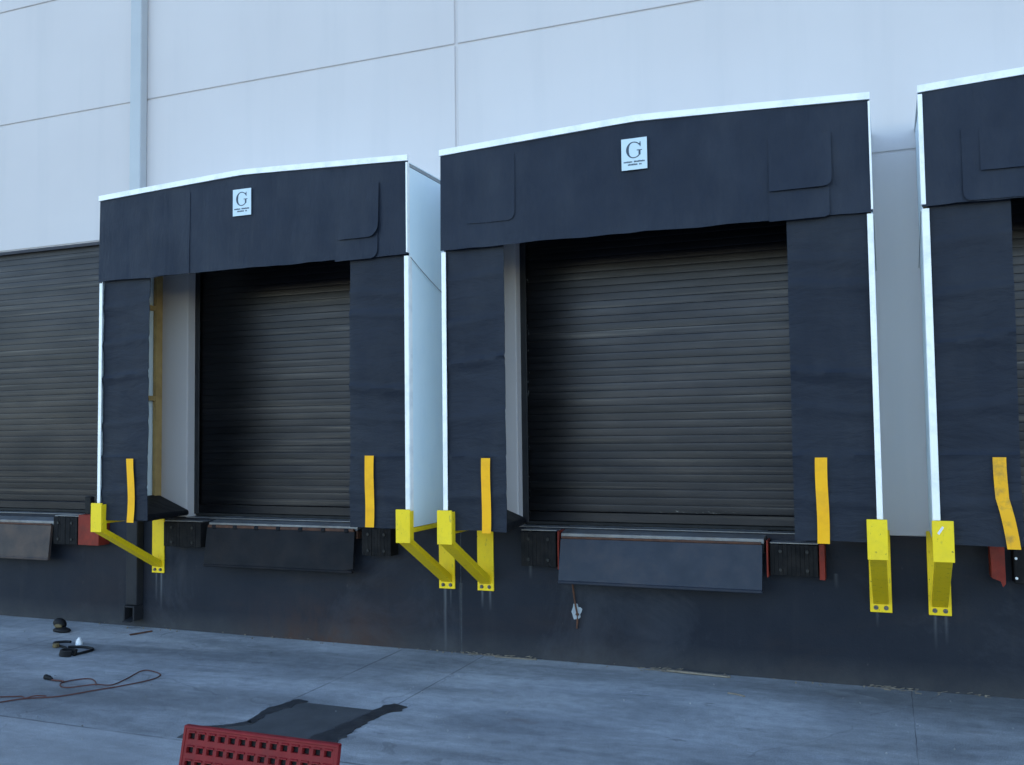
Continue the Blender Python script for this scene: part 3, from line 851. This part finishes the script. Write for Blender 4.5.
# ------------------------------------------------------------------ things on the ground
def S(pts, z=.008): return [(x, y, z) for x, y in pts]
bm = B()
tube(bm, S([(.45, -2.95), (.60, -2.78), (.75, -2.62), (.844, -2.559), (.932, -2.431), (1.135, -2.294), (1.261, -2.078), (1.367, -1.898), (1.451, -1.685), (1.414, -1.525), (1.229, -1.444),
             (1.171, -1.488), (1.241, -1.718), (1.275, -1.88)]) + [(1.25, -1.935, .012), (1.169, -1.985, .022)] + S([(1.016, -2.072), (.92, -2.074), (.838, -1.986), (.868, -1.885), (.948, -1.819), (1.052, -1.861), (1.155, -1.949)], .009)
     , .0048, 8, 5)
t = thing('extension_cord', 'faded red extension cord looped loosely on the concrete', 'cord', (1.0, -2.1, 0))
obj('cable', bm, M['cord_red'], t, smooth=True)
bm = B(); tube(bm, S([(.30, -2.62), (.55, -2.52), (.718, -2.454), (.861, -2.39), (.931, -2.415)]) + [(1.0, -2.385, .024), (1.05, -2.33, .012)], .0048, 8, 5)
obj('tail', bm, M['cord_red'], t, smooth=True)
bm = B(); tube(bm, S([(.64, -1.937), (.713, -1.952), (.797, -1.949), (.84, -1.97)], .010), .007, 8, 4)
obj('lead', bm, M['cord_red'], t, smooth=True)
bm = B(); cyl(bm, (.60, -1.930, .022), (.650, -1.938, .018), .022, 12, .016); cyl(bm, (.645, -1.938, .022), (.69, -1.947, .014), .018, 10, .010)
obj('plug', bm, M['black'], t, smooth=True)

t = thing('black_cable', 'black cable in an oval loop with a white plug, near the wall', 'cable', (-.05, -1.0, 0))
bm = B()
tube(bm, S([(-.30, -.83), (-.36, -.84), (-.42, -.902), (-.36, -.96), (-.25, -1.0), (-.138, -1.041), (-.03, -1.13), (.08, -1.235), (.15, -1.21), (.175, -1.13), (.167, -1.019), (.10, -.975), (.02, -.962), (-.09, -.977), (-.14, -1.01)], .012), .012, 8, 5)
obj('cable', bm, M['black'], t, smooth=True)
bm = B()
for q in range(4): tube(bm, [(.10 + .075 * math.cos(a_) + .004 * q, -1.24 + .05 * math.sin(a_), .012 + .012 * q) for a_ in [R(30 * d) for d in range(12)]], .011, 7, 2)
obj('coil', bm, M['black'], t, smooth=True)
bm = B(); cyl(bm, (-.165, -.86, .001), (-.165, -.86, .050), .032, 12, .024); cyl(bm, (-.165, -.86, .049), (-.160, -.86, .068), .016, 10, .010)
obj('white_plug', bm, M['white'], t, smooth=True)
bm = B(); bx(bm, -.30, -.25, -1.05, -1.0, .0, .04, .008); obj('pale_plug', bm, M['tan'], t)

t = thing('work_bag', 'small black and tan pouch slumped on the concrete near the wall', 'pouch', (-.86, -.42, 0))
def lump(bm, c, r, seed, sub=3, am=.25):
    m = Matrix.Translation(c) @ Matrix.Diagonal((*r, 1))
    vs = bmesh.ops.create_icosphere(bm, subdivisions=sub, radius=1, matrix=m)['verts']
    for v in vs:
        d = v.co - Vector(c); v.co = Vector(c) + d * (1 + am * mnoise.noise((d.x * 14, d.y * 14, d.z * 14 + seed)))
        v.co.z = max(v.co.z, .002)
bm = B(); lump(bm, (-.80, -.47, .020), (.11, .06, .026), 3); obj('base_flap', bm, M['black'], t, smooth=True)
bm = B(); lump(bm, (-.90, -.40, .065), (.075, .055, .058), 5); obj('pouch_body', bm, M['black'], t, smooth=True)
bm = B(); lump(bm, (-.85, -.465, .055), (.05, .025, .020), 8); obj('tan_lining', bm, M['tan'], t, smooth=True)

# debris along the foot of the wall
bm = B(); hexa(bm, [(5.30, -.05, .006), (5.81, -.085, .004), (5.81, -.115, .004), (5.30, -.082, .006), (5.30, -.05, .022), (5.81, -.085, .018), (5.81, -.115, .018), (5.30, -.082, .022)], .002)
tag(base_at(obj('wooden_lath', bm, M['straw']), (5.55, -.08, 0)), 'thin weathered wooden lath lying along the wall foot below the middle shelter', 'lath')
bm = B(); hexa(bm, [(3.78, -.045, .004), (4.16, -.035, .003), (4.16, -.055, .003), (3.78, -.07, .004), (3.78, -.045, .012), (4.16, -.035, .012), (4.16, -.055, .012), (3.78, -.07, .012)], .001)
tag(base_at(obj('wooden_splinter', bm, M['straw']), (3.95, -.05, 0)), 'short pale splinter lying at the wall foot right of the close guard pair', 'splinter')
bm = B(); tube(bm, [(5.86, -.55, .006), (5.92, -.56, .006), (5.99, -.60, .006)], .006, 6, 3)
tag(base_at(obj('twig', bm, M['straw']), (5.92, -.56, 0)), 'pale twig alone on the concrete below the middle shelter', 'twig')
bm = B(); hexa(bm, [(-.02, -.37, .002), (.07, -.16, .002), (.09, -.17, .002), (.01, -.39, .002), (-.02, -.37, .014), (.07, -.16, .014), (.09, -.17, .014), (.01, -.39, .014)], .002)
tag(base_at(obj('rusty_strip', bm, M['rust']), (.03, -.27, 0)), 'short rusty metal strip on the concrete near the downpipe foot', 'metal strip')
bm = B(); rnd = random.Random(3)
def scatter(x0, x1, n, ymax=.10, big=1):
    for _ in range(n):
        x = rnd.triangular(x0, x1, (x0 + x1) / 2); y = -.012 - abs(rnd.gauss(0, ymax * .45)); a_ = rnd.uniform(-.7, .7); ln = rnd.uniform(.012, .05) * big
        z = rnd.uniform(.003, .018)
        p = Vector((x, y, z)); q = p + Vector((math.cos(a_) * ln, -abs(math.sin(a_)) * ln * .5, rnd.uniform(-.2, .35) * ln)); q.z = max(q.z, .003)
        cyl(bm, p, q, rnd.uniform(.0012, .0030), 5)
scatter(3.35, 4.25, 40, .05); scatter(3.45, 3.62, 20, .06); scatter(5.0, 5.45, 60, .10); scatter(6.75, 7.2, 45, .08); scatter(-1.5, 9, 40, .06, .6); scatter(7.0, 8.6, 16, .06)
for _ in range(50):
    x = rnd.uniform(-2, 9); y = -.008 - abs(rnd.gauss(0, .05)); r_ = rnd.uniform(.003, .010)
    bmesh.ops.create_icosphere(bm, subdivisions=1, radius=r_, matrix=Matrix.Translation((x, y, r_ * .6)))
o = obj('straw_litter', bm, M['straw']); o['kind'] = 'stuff'; tag(o, 'dry straw, grit and twigs drifted along the foot of the wall', 'litter')
bm = B()
for _ in range(230):
    x = rnd.uniform(-2, 9); y = -rnd.uniform(.1, 4.2); r_ = rnd.uniform(.002, .007)
    bmesh.ops.create_icosphere(bm, subdivisions=1, radius=r_, matrix=Matrix.Translation((x, y, r_ * .6)))
o = obj('loose_grit', bm, M['concrete']); o['kind'] = 'stuff'; tag(o, 'loose pebbles and grit scattered over the concrete', 'grit')

# ------------------------------------------------------------------ red perforated panel in the foreground
t = thing('perforated_panel', 'red perforated steel panel standing up in the foreground, cut by the bottom edge', 'panel', (4.385, -4.15, 0))
PX0, PX1, PZ1 = 3.968, 4.792, .622
lean = .22                       # leans back towards the wall at the top
nx, nz = 14, 8
mx = .020; pitch = (PX1 - PX0 - 2 * mx) / nx; hw = pitch * .27; hh = .0135
PY = -4.2
pz = [.035 + .0] ; rows_z = []
zc = PZ1 - .036
while zc > .06: rows_z.append(zc); zc -= .0585
rows_z = rows_z[::-1]
xe = [PX0]
for q in range(nx):
    c = PX0 + mx + pitch * (q + .5); xe += [c - hw, c + hw]
xe.append(PX1)
ze = [0.0]
for c in rows_z: ze += [c - hh, c + hh]
ze.append(PZ1)
def PL(x, z, d): return (x, PY + (z - PZ1) * lean + d, z)
bm = B()
V = {}
def vv(i, j, d):
    key = (i, j, d)
    if key not in V: V[key] = bm.verts.new(PL(xe[i], ze[j], d))
    return V[key]
T0, T1 = 0.0, .012
hole = lambda i, j: 0 <= i < len(xe) - 1 and 0 <= j < len(ze) - 1 and i % 2 == 1 and j % 2 == 1
for i in range(len(xe) - 1):
    for j in range(len(ze) - 1):
        if hole(i, j):
            for (a0, b0), (a1, b1) in (((i, j), (i + 1, j)), ((i + 1, j), (i + 1, j + 1)), ((i + 1, j + 1), (i, j + 1)), ((i, j + 1), (i, j))):
                bm.faces.new((vv(a0, b0, T0), vv(a1, b1, T0), vv(a1, b1, T1), vv(a0, b0, T1)))
            continue
        bm.faces.new((vv(i, j, T0), vv(i + 1, j, T0), vv(i + 1, j + 1, T0), vv(i, j + 1, T0)))
        bm.faces.new((vv(i, j, T1), vv(i, j + 1, T1), vv(i + 1, j + 1, T1), vv(i + 1, j, T1)))
plate_bm = bm
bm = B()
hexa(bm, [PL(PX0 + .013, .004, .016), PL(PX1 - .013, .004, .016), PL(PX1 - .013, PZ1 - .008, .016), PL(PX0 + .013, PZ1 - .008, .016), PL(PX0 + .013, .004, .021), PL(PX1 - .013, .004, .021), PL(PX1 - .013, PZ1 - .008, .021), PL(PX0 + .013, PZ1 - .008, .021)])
obj('hole_shade_sheet', bm, M['black'], t)  # black sheet added behind the plate so the holes look shaded inside
bm = plate_bm   # raised lips round the holes' tops, pressed from the same sheet
for j in range(1, len(ze) - 1, 2):
    for i in range(1, len(xe) - 1, 2):
        a0, a1, b0, b1 = xe[i] - .004, xe[i + 1] + .004, ze[j], ze[j + 1]
        p0 = [PL(a0, b1 + .001, -.001), PL(a1, b1 + .001, -.001), PL(a1, b1 + .008, -.001), PL(a0, b1 + .008, -.001)]
        p1 = [PL(a0, b1 + .001, -.007), PL(a1, b1 + .001, -.007), PL(a1, b1 + .005, -.007), PL(a0, b1 + .005, -.007)]
        hexa(bm, p0 + p1)
        p0 = [PL(a0 - .003, b0, -.001), PL(a0 + .002, b0, -.001), PL(a0 + .002, b1, -.001), PL(a0 - .003, b1, -.001)]
        p1 = [PL(a0 - .002, b0, -.005), PL(a0 + .001, b0, -.005), PL(a0 + .001, b1, -.005), PL(a0 - .002, b1, -.005)]
        hexa(bm, p0 + p1)
obj('plate', bm, M['red_plastic'], t)
bm = B()
for xa, xb in ((PX0 - .002, PX0 + .012), (PX1 - .012, PX1 + .002)):
    hexa(bm, [PL(xa, 0.002, -.004), PL(xb, 0.002, -.004), PL(xb, 0.002, .022), PL(xa, 0.002, .022), PL(xa, PZ1 + .003, -.004), PL(xb, PZ1 + .003, -.004), PL(xb, PZ1 + .003, .022), PL(xa, PZ1 + .003, .022)], .002)
hexa(bm, [PL(PX0 - .002, PZ1 - .006, -.005), PL(PX1 + .002, PZ1 - .006, -.005), PL(PX1 + .002, PZ1 - .006, .022), PL(PX0 - .002, PZ1 - .006, .022),
          PL(PX0 - .002, PZ1 + .006, -.005), PL(PX1 + .002, PZ1 + .006, -.005), PL(PX1 + .002, PZ1 + .006, .022), PL(PX0 - .002, PZ1 + .006, .022)], .003)
obj('edge_flange', bm, M['red_plastic'], t)
for xa in (PX0 + .08, PX1 - .12):
    bm = B()
    hexa(bm, [(xa, -4.195, .52), (xa + .04, -4.195, .52), (xa + .04, -4.195, .56), (xa, -4.195, .56), (xa, -3.99, .002), (xa + .04, -3.99, .002), (xa + .04, -3.95, .002), (xa, -3.95, .002)], .002)
    obj('prop_leg', bm, M['red_plastic'], t)

# ------------------------------------------------------------------ camera (solved from the photograph's straight lines)
cx, cy, cz, yaw, pit, rol, fpx = 7.0230, -7.7525, 1.9569, .377837, .053296, -.01227, 942.63
F = Vector((-math.sin(yaw) * math.cos(pit), math.cos(yaw) * math.cos(pit), math.sin(pit)))
Rv = Vector((math.cos(yaw), math.sin(yaw), 0)); U = Rv.cross(F)
R2 = Rv * math.cos(rol) + U * math.sin(rol); U2 = -Rv * math.sin(rol) + U * math.cos(rol)
cam = bpy.data.objects.new('camera', bpy.data.cameras.new('camera')); C.objects.link(cam)
mt = Matrix((R2, U2, -F)).transposed().to_4x4(); mt.translation = Vector((cx, cy, cz))
cam.matrix_world = mt
cam.data.sensor_width = 36; cam.data.lens = fpx / 1024 * 36; cam.data.clip_end = 2000; cam.data.clip_start = .05
scene.camera = cam

# ------------------------------------------------------------------ daylight: sun behind the building, facade in open shade
ELEV, AZ = R(24), R(12)           # azimuth measured from +Y towards +X
w = bpy.data.worlds.new('World'); scene.world = w; w.use_nodes = True
nt = w.node_tree; bg = nt.nodes['Background']
sky = nt.nodes.new('ShaderNodeTexSky'); sky.sky_type = 'NISHITA'; sky.sun_disc = False
sky.sun_elevation = ELEV; sky.sun_rotation = AZ; sky.air_density = 1.0; sky.dust_density = .5; sky.ozone_density = 1.5
nt.links.new(sky.outputs['Color'], bg.inputs['Color']); bg.inputs['Strength'].default_value = .14
sl = bpy.data.lights.new('sun', 'SUN'); sl.energy = 2.5; sl.angle = R(.5); sl.color = (1, .90, .78)
so = bpy.data.objects.new('sun', sl); C.objects.link(so)
d = Vector((math.sin(AZ) * math.cos(ELEV), math.cos(AZ) * math.cos(ELEV), math.sin(ELEV)))
so.rotation_euler = (-d).to_track_quat('-Z', 'Y').to_euler(); so.location = (0, 40, 30)
vs = scene.view_settings
vs.view_transform = 'Standard'; vs.look = 'None'; vs.gamma = 1; vs.exposure = 2.0; vs.use_curve_mapping = False
scene.display_settings.display_device = 'sRGB'
scene.cycles.use_denoising = True
